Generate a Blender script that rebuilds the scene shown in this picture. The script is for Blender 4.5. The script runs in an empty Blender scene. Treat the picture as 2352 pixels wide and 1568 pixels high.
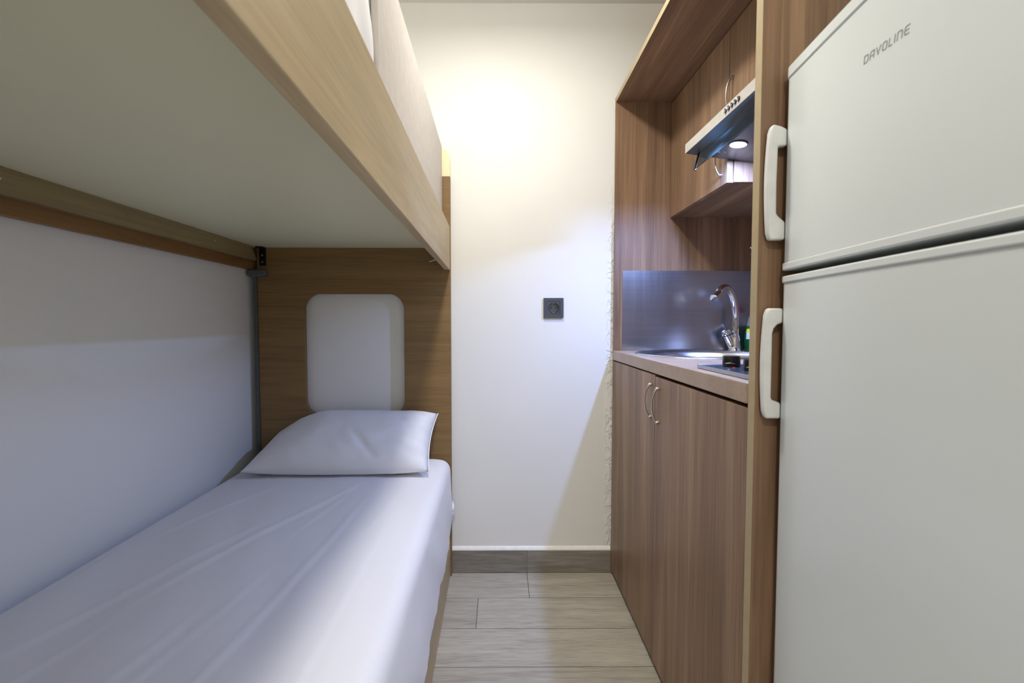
import bpy, bmesh, math, random
from mathutils import Vector, noise, Matrix
random.seed(7)
R = math.radians
scene = bpy.context.scene
COL = scene.collection
F = 1045.0                                   # focal length in pixels of a 2352 px wide frame (16 mm)
CAMZ = 1.013

# ------------------------------------------------------------------ camera
cd = bpy.data.cameras.new('camera'); cam = bpy.data.objects.new('camera', cd); COL.objects.link(cam)
cd.sensor_width = 36; cd.lens = F / 2352 * 36
cd.clip_start = 0.02
cd.shift_x = (1176 - 1152) / 2352
cam.location = (0, 0, CAMZ)
cam.rotation_euler = (R(90) - math.atan(43 / F), 0, -R(0.26))
cd.dof.use_dof = True; cd.dof.focus_distance = 1.6; cd.dof.aperture_fstop = 5.6
scene.camera = cam
scene.view_settings.view_transform = 'Standard'
scene.view_settings.look = 'None'
scene.view_settings.exposure = 0.72
scene.view_settings.gamma = 1
scene.view_settings.use_curve_mapping = False

w = bpy.data.worlds.new('world'); scene.world = w; w.use_nodes = True
w.node_tree.nodes['Background'].inputs[0].default_value = (1, .95, .88, 1)
w.node_tree.nodes['Background'].inputs[1].default_value = 0.05

CEIL = 2.277; FZ = -.022
LAMP = (0.02, 1.15)
def area(name, loc, size, power, color, spread=180):
    l = bpy.data.lights.new(name, 'AREA'); l.shape = 'DISK'; l.size = size; l.energy = power; l.color = color
    l.spread = R(spread)
    o = bpy.data.objects.new(name, l); o.location = loc; COL.objects.link(o); return o
def bulb(name, loc, rad, power, color):
    l = bpy.data.lights.new(name, 'POINT'); l.shadow_soft_size = rad; l.energy = power; l.color = color
    o = bpy.data.objects.new(name, l); o.location = loc; COL.objects.link(o); return o
area('ceiling_lamp_light', (LAMP[0], LAMP[1], 2.195), .15, 6.6, (.99, .968, .905))
bulb('ceiling_lamp_side_light', (LAMP[0], LAMP[1], 2.185), .055, 1.2, (.99, .968, .905))
area('rear_ceiling_fill_light', (0.0, -.62, 2.195), .15, 8.5, (.99, .968, .905))  # added ceiling fill behind the camera, unseen
dl = area('rear_fill_light', (.22, -1.69, 1.05), 1.0, 5.5, (1, .975, .92)); dl.data.shape = 'RECTANGLE'; dl.data.size = .8; dl.data.size_y = 1.9; dl.rotation_euler = (R(90), 0, 0)  # added fill light standing in the invented rear opening
HL = (.656, 1.268)
hood_l = area('hood_lamp_light', (HL[0], HL[1], 1.500), .034, 7.2, (.30, .45, 1.0))

# ------------------------------------------------------------------ materials
def new_mat(name):
    m = bpy.data.materials.new(name); m.use_nodes = True
    nt = m.node_tree; b = nt.nodes['Principled BSDF']; return m, nt, b
def srgb(r, g, b):
    f = lambda c: (c/255/12.92) if c/255 <= .04045 else ((c/255+.055)/1.055)**2.4
    return (f(r), f(g), f(b), 1)
def N(nt, t, **k):
    n = nt.nodes.new(t)
    for a, v in k.items():
        if a.startswith('i_'): n.inputs[a[2:].replace('_', ' ')].default_value = v
        else: setattr(n, a, v)
    return n
def coords(nt, scale, loc=(0, 0, 0), rot=(0, 0, 0)):
    tc = N(nt, 'ShaderNodeTexCoord'); mp = N(nt, 'ShaderNodeMapping')
    mp.inputs['Scale'].default_value = scale; mp.inputs['Location'].default_value = loc; mp.inputs['Rotation'].default_value = rot
    nt.links.new(tc.outputs['Object'], mp.inputs['Vector']); return mp.outputs['Vector']
def ramp(nt, fac, stops):
    r = N(nt, 'ShaderNodeValToRGB')
    while len(r.color_ramp.elements) < len(stops): r.color_ramp.elements.new(.5)
    for e, (p, c) in zip(r.color_ramp.elements, stops): e.position = p; e.color = c
    nt.links.new(fac, r.inputs['Fac']); return r.outputs['Color']
def mixc(nt, fac, a, b, mode='MIX'):
    m = N(nt, 'ShaderNodeMix', data_type='RGBA', blend_type=mode)
    for v, i in ((fac, 0), (a, 6), (b, 7)):
        if hasattr(v, 'links') or hasattr(v, 'is_linked'): nt.links.new(v, m.inputs[i])
        else: m.inputs[i].default_value = v
    return m.outputs[2]
def bump(nt, b, h, strength, dist=.002):
    n = N(nt, 'ShaderNodeBump'); n.inputs['Strength'].default_value = strength; n.inputs['Distance'].default_value = dist
    nt.links.new(h, n.inputs['Height']); nt.links.new(n.outputs['Normal'], b.inputs['Normal']); return n
def wood(name, dark, mid, light, axis='z', rough=.45, across=15, along=.8, fine=170, bumps=.12, contrast=.7):
    m, nt, b = new_mat(name)
    def sc(a, l): return {'z': (a, a, l), 'y': (a, l, a), 'x': (l, a, a)}[axis]
    n1 = N(nt, 'ShaderNodeTexNoise'); n1.inputs['Scale'].default_value = 1; n1.inputs['Detail'].default_value = 5; n1.inputs['Roughness'].default_value = .6
    n1.inputs['Distortion'].default_value = .6
    nt.links.new(coords(nt, sc(across, along)), n1.inputs['Vector'])
    n2 = N(nt, 'ShaderNodeTexNoise'); n2.inputs['Scale'].default_value = 1; n2.inputs['Detail'].default_value = 3
    nt.links.new(coords(nt, sc(fine, along*5), (3, 1, 2)), n2.inputs['Vector'])
    n3 = N(nt, 'ShaderNodeTexNoise'); n3.inputs['Scale'].default_value = 1; n3.inputs['Detail'].default_value = 2
    nt.links.new(coords(nt, sc(6, .8), (7, 3, 1)), n3.inputs['Vector'])
    c = ramp(nt, n1.outputs['Fac'], [(.28, dark), (.5, mid), (.72, light)])
    f = ramp(nt, n2.outputs['Fac'], [(.30, (1-.34*contrast,)*3 + (1,)), (.55, (1, 1, 1, 1)), (.75, (1+.22*contrast,)*3 + (1,))])
    g = ramp(nt, n3.outputs['Fac'], [(.3, (.86, .86, .88, 1)), (.7, (1.1, 1.08, 1.05, 1))])
    c = mixc(nt, 1.0, c, f, 'MULTIPLY'); c = mixc(nt, 1.0, c, g, 'MULTIPLY')
    nt.links.new(c, b.inputs['Base Color']); b.inputs['Roughness'].default_value = rough
    bump(nt, b, n2.outputs['Fac'], bumps, .0006)
    return m
def plain(name, col, rough=.5, metal=0.0, nscale=40, nvar=.04, bumpk=0.0, bscale=200, **k):
    m, nt, b = new_mat(name)
    n = N(nt, 'ShaderNodeTexNoise'); n.inputs['Scale'].default_value = nscale; n.inputs['Detail'].default_value = 3
    nt.links.new(coords(nt, (1, 1, 1)), n.inputs['Vector'])
    lo = tuple(c*(1-nvar) for c in col[:3]) + (1,); hi = tuple(min(1, c*(1+nvar)) for c in col[:3]) + (1,)
    nt.links.new(ramp(nt, n.outputs['Fac'], [(.35, lo), (.65, hi)]), b.inputs['Base Color'])
    b.inputs['Roughness'].default_value = rough; b.inputs['Metallic'].default_value = metal
    if bumpk:
        n2 = N(nt, 'ShaderNodeTexNoise'); n2.inputs['Scale'].default_value = bscale; n2.inputs['Detail'].default_value = 4
        nt.links.new(coords(nt, (1, 1, 1)), n2.inputs['Vector']); bump(nt, b, n2.outputs['Fac'], bumpk, .001)
    for a, v in k.items(): b.inputs[a.replace('_', ' ')].default_value = v
    return m

M = {}
W_D, W_M, W_L = srgb(114, 88, 66), srgb(142, 112, 86), srgb(168, 137, 107)
M['walnut_v'] = wood('walnut_laminate_upright', W_D, W_M, W_L, 'z')
M['walnut_y'] = wood('walnut_laminate_lengthwise', W_D, W_M, W_L, 'y')
M['walnut_edge'] = plain('pale_edge_banding', srgb(178, 160, 124), .5)
O_D, O_M, O_L = srgb(182, 160, 122), srgb(192, 170, 130), srgb(200, 180, 142)
M['oak_x'] = wood('light_oak_crosswise', O_D, O_M, O_L, 'x', .5, 22, 2.0, 210, .15, .5)
M['oak_y'] = wood('light_oak_lengthwise', O_D, O_M, O_L, 'y', .5, 34, 1.6, 230, .15, .4)
M['headboard'] = wood('darker_oak_crosswise', srgb(124, 95, 52), srgb(136, 106, 62), srgb(146, 115, 70), 'x', .5, 30, 1.2, 240, .15, .5)
M['pine_y'] = wood('aged_pine_lengthwise', srgb(140, 122, 84), srgb(152, 134, 94), srgb(162, 144, 104), 'y', .55, 60, 1.2, 300, .15, .5)
M['orange_y'] = wood('amber_oak_board', srgb(132, 96, 50), srgb(144, 106, 58), srgb(154, 116, 66), 'y', .5, 24, 2.4, 210, .1, .4)
M['cream'] = plain('cream_board', srgb(236, 232, 196), .45, nvar=.01, nscale=3)
M['cream_top'] = plain('cream_lacquer', srgb(238, 226, 186), .4)
M['guard'] = plain('pale_grey_laminate', srgb(200, 192, 184), .5, bumpk=.25, bscale=260)
M['guard_end'] = plain('grey_edge', srgb(150, 143, 134), .6)
M['white_plastic'] = plain('white_plastic', srgb(226, 227, 224), .35)
M['fridge_white'] = plain('white_enamel', srgb(224, 230, 229), .24, nvar=.004, nscale=2)
M['dark'] = plain('dark_rubber', srgb(28, 28, 26), .7)
M['black'] = plain('black_plastic', srgb(12, 12, 13), .35)
M['black_metal'] = plain('black_steel', srgb(16, 18, 24), .45, .4)
M['grey_clip'] = plain('smoky_grey_plastic', srgb(92, 95, 98), .3)
M['sock'] = plain('anthracite_plastic', srgb(66, 71, 79), .38)
M['sock2'] = plain('anthracite_plastic_inner', srgb(60, 63, 67), .22)
M['chrome'] = plain('chrome', (.86, .87, .9, 1), .06, 1.0, nvar=.01)
M['satin'] = plain('satin_nickel', srgb(198, 192, 182), .28, 1.0, nvar=.01)
M['steel_edge'] = plain('matt_steel_edge', srgb(170, 168, 162), .4, .8)
M['logo'] = plain('grey_print', srgb(150, 152, 152), .4)
M['red_led'] = plain('red_indicator', srgb(230, 40, 50), .3)
M['speck'] = plain('dark_speck', srgb(60, 45, 35), .8)

def brushed(name, col, rough, sc, scratch=.0, metal=1.0):
    m, nt, b = new_mat(name)
    n = N(nt, 'ShaderNodeTexNoise'); n.inputs['Scale'].default_value = 1; n.inputs['Detail'].default_value = 4
    nt.links.new(coords(nt, sc), n.inputs['Vector'])
    n2 = N(nt, 'ShaderNodeTexNoise'); n2.inputs['Scale'].default_value = 5; n2.inputs['Detail'].default_value = 3
    nt.links.new(coords(nt, (3.2, 3.2, .25) if scratch else (1, 1, 1)), n2.inputs['Vector'])
    lo = tuple(c*.86 for c in col[:3])+(1,)
    nt.links.new(ramp(nt, n.outputs['Fac'], [(.3, lo), (.7, col)]), b.inputs['Base Color'])
    rr = N(nt, 'ShaderNodeMapRange'); rr.inputs['From Min'].default_value = .3; rr.inputs['From Max'].default_value = .7
    rr.inputs['To Min'].default_value = rough*.95; rr.inputs['To Max'].default_value = rough*1.08
    nt.links.new(n2.outputs['Fac'], rr.inputs['Value']); nt.links.new(rr.outputs[0], b.inputs['Roughness'])
    b.inputs['Metallic'].default_value = metal
    if scratch:
        bump(nt, b, n2.outputs['Fac'], scratch, .004)
    return m
M['splash'] = brushed('brushed_steel_sheet', srgb(172, 173, 178), .29, (3, 3, 320), .35)
M['steel'] = brushed('brushed_steel', srgb(205, 205, 206), .25, (160, 3, 160))
M['hood_under'] = brushed('dull_steel', srgb(128, 128, 130), .36, (120, 3, 120))
M['hob'] = brushed('hob_steel', srgb(176, 180, 190), .2, (3, 160, 3))

# glass
m, nt, b = new_mat('greenish_glass')           # thin pane: clear transmission plus surface reflection
tr = N(nt, 'ShaderNodeBsdfTransparent'); tr.inputs['Color'].default_value = (.86, .95, .95, 1)
gl = N(nt, 'ShaderNodeBsdfGlossy'); gl.inputs['Roughness'].default_value = .12; gl.inputs['Color'].default_value = (.9, 1, 1, 1)
frn = N(nt, 'ShaderNodeFresnel'); frn.inputs['IOR'].default_value = 1.7
mx = N(nt, 'ShaderNodeMixShader'); nt.links.new(frn.outputs[0], mx.inputs[0]); nt.links.new(tr.outputs[0], mx.inputs[1]); nt.links.new(gl.outputs[0], mx.inputs[2])
nt.links.new(mx.outputs[0], nt.nodes['Material Output'].inputs['Surface']); M['glass'] = m
m, nt, b = new_mat('clear_bottle_plastic'); b.inputs['Base Color'].default_value = (.82, .9, .88, 1); b.inputs['Transmission Weight'].default_value = .85
b.inputs['Roughness'].default_value = .1; M['clear'] = m
M['green'] = plain('green_soap', srgb(10, 92, 44), .15)
M['yellow'] = plain('yellow_label', srgb(232, 222, 30), .4)
M['label_white'] = plain('pale_label', srgb(214, 226, 214), .4)
M['red'] = plain('red_cap', srgb(206, 60, 48), .4)
def emit(name, col, s):
    m, nt, b = new_mat(name); b.inputs['Emission Color'].default_value = col; b.inputs['Emission Strength'].default_value = s
    b.inputs['Base Color'].default_value = (.9, .9, .9, 1); return m
M['hood_lamp'] = emit('cool_lamp_lens', (.50, .72, 1, 1), 16)
M['ceil_lamp'] = emit('warm_lamp_lens', (1, .92, .8, 1), 6)

# plaster wall, rough patch next to the kitchen panel on the back wall
def plaster(name, col, patch=False, rough=.55):
    m, nt, b = new_mat(name)
    n = N(nt, 'ShaderNodeTexNoise'); n.inputs['Scale'].default_value = 3; n.inputs['Detail'].default_value = 4
    nt.links.new(coords(nt, (1, 1, 1)), n.inputs['Vector'])
    lo = tuple(c*.975 for c in col[:3])+(1,)
    nt.links.new(ramp(nt, n.outputs['Fac'], [(.35, lo), (.65, col)]), b.inputs['Base Color'])
    b.inputs['Roughness'].default_value = rough
    n2 = N(nt, 'ShaderNodeTexNoise'); n2.inputs['Scale'].default_value = 90; n2.inputs['Detail'].default_value = 5
    nt.links.new(coords(nt, (1, 1, 1)), n2.inputs['Vector'])
    bp = bump(nt, b, n2.outputs['Fac'], .06, .001)
    if patch:
        tc = N(nt, 'ShaderNodeTexCoord'); sx = N(nt, 'ShaderNodeSeparateXYZ'); nt.links.new(tc.outputs['Object'], sx.inputs[0])
        mr = N(nt, 'ShaderNodeMapRange'); mr.inputs['From Min'].default_value = .427; mr.inputs['From Max'].default_value = .455
        nt.links.new(sx.outputs['X'], mr.inputs['Value'])
        n3 = N(nt, 'ShaderNodeTexNoise'); n3.inputs['Scale'].default_value = 34; n3.inputs['Detail'].default_value = 3; n3.inputs['Distortion'].default_value = 1.6
        nt.links.new(coords(nt, (1, 1, .7)), n3.inputs['Vector'])
        r3 = N(nt, 'ShaderNodeMapRange'); r3.inputs['From Min'].default_value = .46; r3.inputs['From Max'].default_value = .54
        nt.links.new(n3.outputs['Fac'], r3.inputs['Value'])
        mu = N(nt, 'ShaderNodeMath', operation='MULTIPLY'); nt.links.new(r3.outputs[0], mu.inputs[0])
        mz = N(nt, 'ShaderNodeMapRange'); mz.inputs['From Min'].default_value = 1.65; mz.inputs['From Max'].default_value = 1.2
        nt.links.new(sx.outputs['Z'], mz.inputs['Value'])
        mm_ = N(nt, 'ShaderNodeMath', operation='MULTIPLY'); nt.links.new(mr.outputs[0], mm_.inputs[0]); nt.links.new(mz.outputs[0], mm_.inputs[1])
        nt.links.new(mm_.outputs[0], mu.inputs[1])
        b2 = N(nt, 'ShaderNodeBump'); b2.inputs['Strength'].default_value = .7; b2.inputs['Distance'].default_value = .004
        nt.links.new(mu.outputs[0], b2.inputs['Height']); nt.links.new(bp.outputs['Normal'], b2.inputs['Normal'])
        nt.links.new(b2.outputs['Normal'], b.inputs['Normal'])
    return m
M['wall'] = plaster('white_plaster', srgb(241, 241, 236))
M['wall_back'] = plaster('white_plaster_patched', srgb(238, 237, 231), True)
M['ceiling'] = plaster('ceiling_paint', srgb(228, 224, 216))
M['bead'] = plain('white_filler', srgb(246, 243, 234), .6)

def tile_wood(name, dark, mid, light):
    m, nt, b = new_mat(name)
    n1 = N(nt, 'ShaderNodeTexNoise'); n1.inputs['Scale'].default_value = 1; n1.inputs['Detail'].default_value = 5; n1.inputs['Distortion'].default_value = .8
    nt.links.new(coords(nt, (3.2, 46, 46)), n1.inputs['Vector'])
    n2 = N(nt, 'ShaderNodeTexNoise'); n2.inputs['Scale'].default_value = 1; n2.inputs['Detail'].default_value = 3
    nt.links.new(coords(nt, (16, 330, 330), (2, 5, 1)), n2.inputs['Vector'])
    at = N(nt, 'ShaderNodeAttribute', attribute_name='plank')
    c = ramp(nt, n1.outputs['Fac'], [(.27, dark), (.5, mid), (.73, light)])
    f = ramp(nt, n2.outputs['Fac'], [(.3, (.74, .74, .74, 1)), (.5, (1, 1, 1, 1)), (.75, (1.1, 1.1, 1.1, 1))])
    c = mixc(nt, 1.0, c, f, 'MULTIPLY'); c = mixc(nt, 1.0, c, at.outputs['Color'], 'MULTIPLY')
    nt.links.new(c, b.inputs['Base Color']); b.inputs['Roughness'].default_value = .42
    bump(nt, b, n2.outputs['Fac'], .12, .0006)
    return m
M['tile'] = tile_wood('wood_look_tile', srgb(164, 157, 143), srgb(178, 171, 156), srgb(190, 184, 170))
M['skirt_tile_shaded'] = tile_wood('wood_look_skirting_tile_shaded', srgb(118, 112, 102), srgb(136, 130, 119), srgb(156, 150, 140))  # floor tile again, with the shade of the upright face put into its colour
M['grout'] = plain('grey_grout', srgb(92, 88, 80), .8)

# worktop
m, nt, b = new_mat('beige_stone_laminate')
n = N(nt, 'ShaderNodeTexNoise'); n.inputs['Scale'].default_value = 9; n.inputs['Detail'].default_value = 6; n.inputs['Roughness'].default_value = .7
nt.links.new(coords(nt, (1, 1, 1)), n.inputs['Vector'])
n2 = N(nt, 'ShaderNodeTexNoise'); n2.inputs['Scale'].default_value = 260; n2.inputs['Detail'].default_value = 2
nt.links.new(coords(nt, (1, 1, 1)), n2.inputs['Vector'])
c = ramp(nt, n.outputs['Fac'], [(.3, srgb(150, 128, 108)), (.5, srgb(166, 143, 122)), (.7, srgb(176, 154, 133))])
f = ramp(nt, n2.outputs['Fac'], [(.3, (.88, .87, .86, 1)), (.6, (1.04, 1.04, 1.04, 1))])
nt.links.new(mixc(nt, 1.0, c, f, 'MULTIPLY'), b.inputs['Base Color']); b.inputs['Roughness'].default_value = .38
M['worktop'] = m

# sheet cotton
def cotton(name, col, k=.25):
    m, nt, b = new_mat(name)
    n = N(nt, 'ShaderNodeTexNoise'); n.inputs['Scale'].default_value = 7; n.inputs['Detail'].default_value = 3; n.inputs['Distortion'].default_value = 1.2
    nt.links.new(coords(nt, (1, 1, 1)), n.inputs['Vector'])
    b.inputs['Base Color'].default_value = col; b.inputs['Roughness'].default_value = .75
    b.inputs['Sheen Weight'].default_value = .15
    bump(nt, b, n.outputs['Fac'], k, .01)
    return m
M['sheet'] = cotton('white_cotton_sheet', srgb(232, 231, 232), .12)
M['pillow'] = cotton('white_cotton_pillowcase', srgb(236, 236, 238), .3)

# ------------------------------------------------------------------ mesh helpers
def thing(name, label, cat, loc=(0, 0, 0), rotz=0, group=None):
    o = bpy.data.objects.new(name, None); COL.objects.link(o); o.location = loc; o.rotation_euler = (0, 0, rotz)
    o.empty_display_size = .05
    o['label'] = label; o['category'] = cat
    if group: o['group'] = group
    return o
def tag(o, label, cat, group=None):
    o['label'] = label; o['category'] = cat
    if group: o['group'] = group
    return o
def obj(name, bm, mats, parent=None, origin=None, bevel=0, segs=2, smooth=None, label=None, subsurf=0):
    """mesh data are given in the thing's own coordinates (or the room's when there is no parent)"""
    me = bpy.data.meshes.new(name)
    if origin is not None: bmesh.ops.translate(bm, verts=bm.verts, vec=-Vector(origin))
    bmesh.ops.recalc_face_normals(bm, faces=bm.faces)
    bm.to_mesh(me); bm.free()
    o = bpy.data.objects.new(name, me); COL.objects.link(o)
    if origin is not None: o.location = origin
    for mm in (mats if isinstance(mats, (list, tuple)) else [mats]): me.materials.append(mm)
    if bevel:
        b = o.modifiers.new('bevel', 'BEVEL'); b.width = bevel; b.segments = segs; b.limit_method = 'ANGLE'; b.angle_limit = R(35)
    if subsurf:
        s = o.modifiers.new('sub', 'SUBSURF'); s.levels = subsurf; s.render_levels = subsurf
    if smooth is not None:
        me.shade_smooth()
        if smooth < 179: me.set_sharp_from_angle(angle=R(smooth))
    if parent: o.parent = parent
    if label: o['label'] = label
    return o
def struct(name, bm, mats, **k):
    o = obj(name, bm, mats, **k)
    if not o.parent: o['kind'] = 'structure'
    return o
def bx(x0, x1, y0, y1, z0, z1, bm=None, mi=0):
    bm = bm or bmesh.new()
    v = [bm.verts.new(p) for p in ((x0, y0, z0), (x1, y0, z0), (x1, y1, z0), (x0, y1, z0), (x0, y0, z1), (x1, y0, z1), (x1, y1, z1), (x0, y1, z1))]
    for f in ((0, 3, 2, 1), (4, 5, 6, 7), (0, 1, 5, 4), (1, 2, 6, 5), (2, 3, 7, 6), (3, 0, 4, 7)):
        fc = bm.faces.new([v[i] for i in f]); fc.material_index = mi
    return bm
def prism(pts, axis, a0, a1, bm=None, mi=0):
    """pts: 2-D outline; axis: the extrusion axis"""
    bm = bm or bmesh.new()
    def P(p, a):
        return {'x': (a, p[0], p[1]), 'y': (p[0], a, p[1]), 'z': (p[0], p[1], a)}[axis]
    A = [bm.verts.new(P(p, a0)) for p in pts]; B = [bm.verts.new(P(p, a1)) for p in pts]
    n = len(pts)
    fs = [bm.faces.new(A), bm.faces.new(B[::-1])] + [bm.faces.new((A[i], A[(i+1) % n], B[(i+1) % n], B[i])) for i in range(n)]
    for f in fs: f.material_index = mi
    return bm
def tube(path, rad, bm=None, seg=12, cap=True):
    bm = bm or bmesh.new(); path = [Vector(p) for p in path]
    rad = rad if isinstance(rad, (list, tuple)) else [rad]*len(path)
    rings = []; up = None
    for i, p in enumerate(path):
        t = (path[min(i+1, len(path)-1)] - path[max(i-1, 0)]).normalized()
        if up is None:
            up = Vector((0, 0, 1)) if abs(t.z) < .9 else Vector((1, 0, 0))
        s = t.cross(up).normalized(); up = s.cross(t).normalized()
        rings.append([bm.verts.new(p + rad[i]*(math.cos(a)*s + math.sin(a)*up)) for a in (2*math.pi*k/seg for k in range(seg))])
    for a, b in zip(rings, rings[1:]):
        for k in range(seg): bm.faces.new((a[k], a[(k+1) % seg], b[(k+1) % seg], b[k]))
    if cap: bm.faces.new(rings[0][::-1]); bm.faces.new(rings[-1])
    return bm
def lathe(prof, c, bm=None, seg=32, axis=(0, 0, 1), mi=0, close=True):
    """prof: (radius, height) pairs about an axis through c"""
    bm = bm or bmesh.new(); ax = Vector(axis).normalized(); q = Vector((0, 0, 1)).rotation_difference(ax); c = Vector(c)
    rings = []
    for r, h in prof:
        if r < 1e-6: rings.append([bm.verts.new(c + q @ Vector((0, 0, h)))])
        else: rings.append([bm.verts.new(c + q @ Vector((r*math.cos(2*math.pi*k/seg), r*math.sin(2*math.pi*k/seg), h))) for k in range(seg)])
    for a, b in zip(rings, rings[1:]):
        for k in range(seg):
            k2 = (k+1) % seg
            if len(a) == 1 and len(b) == 1: continue
            if len(a) == 1: f = bm.faces.new((a[0], b[k2], b[k]))
            elif len(b) == 1: f = bm.faces.new((a[k], a[k2], b[0]))
            else: f = bm.faces.new((a[k], a[k2], b[k2], b[k]))
            f.material_index = mi
    return bm
def rrect(x0, x1, z0, z1, r, n=10):
    pts = []
    for cx, cz, a0 in ((x1-r, z0+r, -90), (x1-r, z1-r, 0), (x0+r, z1-r, 90), (x0+r, z0+r, 180)):
        for k in range(n+1):
            a = R(a0 + 90*k/n); pts.append((cx + r*math.cos(a), cz + r*math.sin(a)))
    return pts

# ------------------------------------------------------------------ the room
XL, XR, YB, YF = -.994, 1.075, 1.855, -1.7
struct('wall_back', bx(XL-.1, XR+.1, YB, YB+.1, FZ, CEIL+.05), M['wall_back'])
struct('wall_left', bx(XL-.1, XL, YF-.1, YB, FZ, CEIL+.05), M['wall'])
struct('wall_right', bx(XR, XR+.1, YF-.1, YB, FZ, CEIL+.05), M['wall'])
bm = bx(XL, -.2, YF-.1, YF, FZ, CEIL+.05); bx(.64, XR, YF-.1, YF, FZ, CEIL+.05, bm); bx(-.2, .64, YF-.1, YF, 2.02, CEIL+.05, bm)  # unseen opening added to hold the rear fill light
struct('wall_front', bm, M['wall'])
struct('ceiling', bx(XL, XR, YF, YB, CEIL, CEIL+.05), M['ceiling'])
# floor: rows of wood-look tiles with thin grout lines, one mesh
bm = bx(XL, XR, YF, YB, FZ-.05, FZ-.0012, mi=1)
lay = bm.loops.layers.color.new('plank'); g = .0012; y1 = 1.8445; row = 0
for f in bm.faces:
    for l in f.loops: l[lay] = (1, 1, 1, 1)
starts = [.113, -.080, .62, -.32, -.40, .18, .75]
while y1 > YF:
    y0 = y1 - .1722; j = starts[row % 7] - 2.0
    while j < XR:
        a, b_ = max(j+g, XL), min(j+1.0-g, XR)
        if b_ > a + .01:
            n0 = len(bm.faces); bx(a, b_, max(y0+g, YF), y1-g, FZ-.004, FZ, bm)
            bm.faces.ensure_lookup_table(); s = random.uniform(.94, 1.05)
            if row == 0: s = 1.0
            for f in bm.faces[n0:]:
                for l in f.loops: l[lay] = (s, s*.997, s*.99, 1)
        j += 1.0
    y1 = y0; row += 1
struct('floor', bm, [M['tile'], M['grout']])
# skirting: tiles with a joint, white filler bead on top
bm = bmesh.new(); lay = bm.loops.layers.color.new('plank')
bx(-.9, .1135, 1.845, YB, FZ, .0715, bm); bx(.115, .4595, 1.8445, YB, FZ, .0722, bm)
bm.faces.ensure_lookup_table()
for i, f in enumerate(bm.faces):
    for l in f.loops: l[lay] = ((.97, .97, .97, 1) if i < 6 else (1.03, 1.02, 1.0, 1))
struct('baseboard_back', bm, M['skirt_tile_shaded'], bevel=.0008)
bm = bmesh.new()
prism([(1.8458, .0723), (YB, .0723), (YB, .087), (1.852, .084), (1.8475, .079)], 'x', -.9, .4595, bm)
struct('trim_1', bm, M['bead'], smooth=40)

# ------------------------------------------------------------------ ceiling lamps (above the frame; rear one added for fill)
for nm, y in (('nearer to the back wall', LAMP[1]), ('added behind the camera for fill light', -.62)):
    t = thing('ceiling_lamp', 'round white flush ceiling lamp, the one ' + nm, 'lamp', (0, y, CEIL), 0, 'flush ceiling lamps')
    obj('lamp_base', lathe([(0, 0), (.11, 0), (.11, -.016), (.1, -.02), (.0, -.02)], (0, 0, 0)), M['white_plastic'], t, smooth=40)
    obj('diffuser', lathe([(.095, -.02), (.088, -.035), (.06, -.052), (.03, -.06), (0, -.062)], (0, 0, 0)), M['ceil_lamp'], t, smooth=60)

# ------------------------------------------------------------------ bunk bed
PIV = Vector((-.197, 1.822, 0)); BA = R(.68)
def bl(*a, **k):                                     # box given in room coordinates before the bed's slight turn
    x0, x1, y0, y1, z0, z1 = a[:6]
    return bx(x0-PIV.x, x1-PIV.x, y0-PIV.y, y1-PIV.y, z0, z1, *a[6:], **k)
def prb(pts, axis, a0, a1, bm=None):
    ofs = {'x': (PIV.y, 0, PIV.x), 'y': (PIV.x, 0, PIV.y), 'z': (PIV.x, PIV.y, 0)}[axis]
    return prism([(p[0]-ofs[0], p[1]-ofs[1]) for p in pts], axis, a0-ofs[2], a1-ofs[2], bm)
BEDN = -.10                                          # near end of the bed, behind the camera
bed = thing('bunk_bed', 'light oak bunk bed with cut-out headboard standing along the left wall', 'bunk bed', PIV, BA)
# headboard panel with rounded cut-out, 21 mm thick
def headboard(y0, y1):
    bm = bmesh.new()
    ox0, ox1, oz0, oz1 = -.9585, -.195, FZ, 1.588
    hole = rrect(-.776, -.381, .6415, 1.1275, .062, 10)
    cx, cz = (-.776-.381)/2, (.6415+1.1275)/2
    n = len(hole); outer = []
    for (x, z) in hole:                              # matching points on the outer rectangle
        dx, dz = x-cx, z-cz
        t = min(((ox1-cx) if dx > 0 else (ox0-cx))/dx if abs(dx) > 1e-9 else 1e9, ((oz1-cz) if dz > 0 else (oz0-cz))/dz if abs(dz) > 1e-9 else 1e9)
        outer.append([cx+dx*t, cz+dz*t])
    for c in ((ox0, oz0), (ox0, oz1), (ox1, oz0), (ox1, oz1)):   # snap the nearest to the corners
        k = min(range(n), key=lambda i: (outer[i][0]-c[0])**2 + (outer[i][1]-c[1])**2); outer[k] = list(c)
    P = PIV
    H0 = [bm.verts.new((x-P.x, y0-P.y, z)) for x, z in hole]; H1 = [bm.verts.new((x-P.x, y1-P.y, z)) for x, z in hole]
    O0 = [bm.verts.new((x-P.x, y0-P.y, z)) for x, z in outer]; O1 = [bm.verts.new((x-P.x, y1-P.y, z)) for x, z in outer]
    for i in range(n):
        j = (i+1) % n
        for q in ((H0[i], H0[j], O0[j], O0[i]), (H1[i], O1[i], O1[j], H1[j]), (H0[i], H1[i], H1[j], H0[j]), (O0[i], O0[j], O1[j], O1[i])):
            try: bm.faces.new(q)
            except Exception: pass
    return bm
obj('headboard', headboard(1.822, 1.8435), M['headboard'], bed, bevel=.0015)
topo = [(-.9585, 1.5892), (-.195, 1.5892)] + [(-.195-.045+.045*math.cos(R(a)), 1.703-.045+.045*math.sin(R(a))) for a in range(0, 91, 10)] \
    + [(-.9585+.045+.045*math.cos(R(a)), 1.703-.045+.045*math.sin(R(a))) for a in range(90, 181, 10)]
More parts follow.
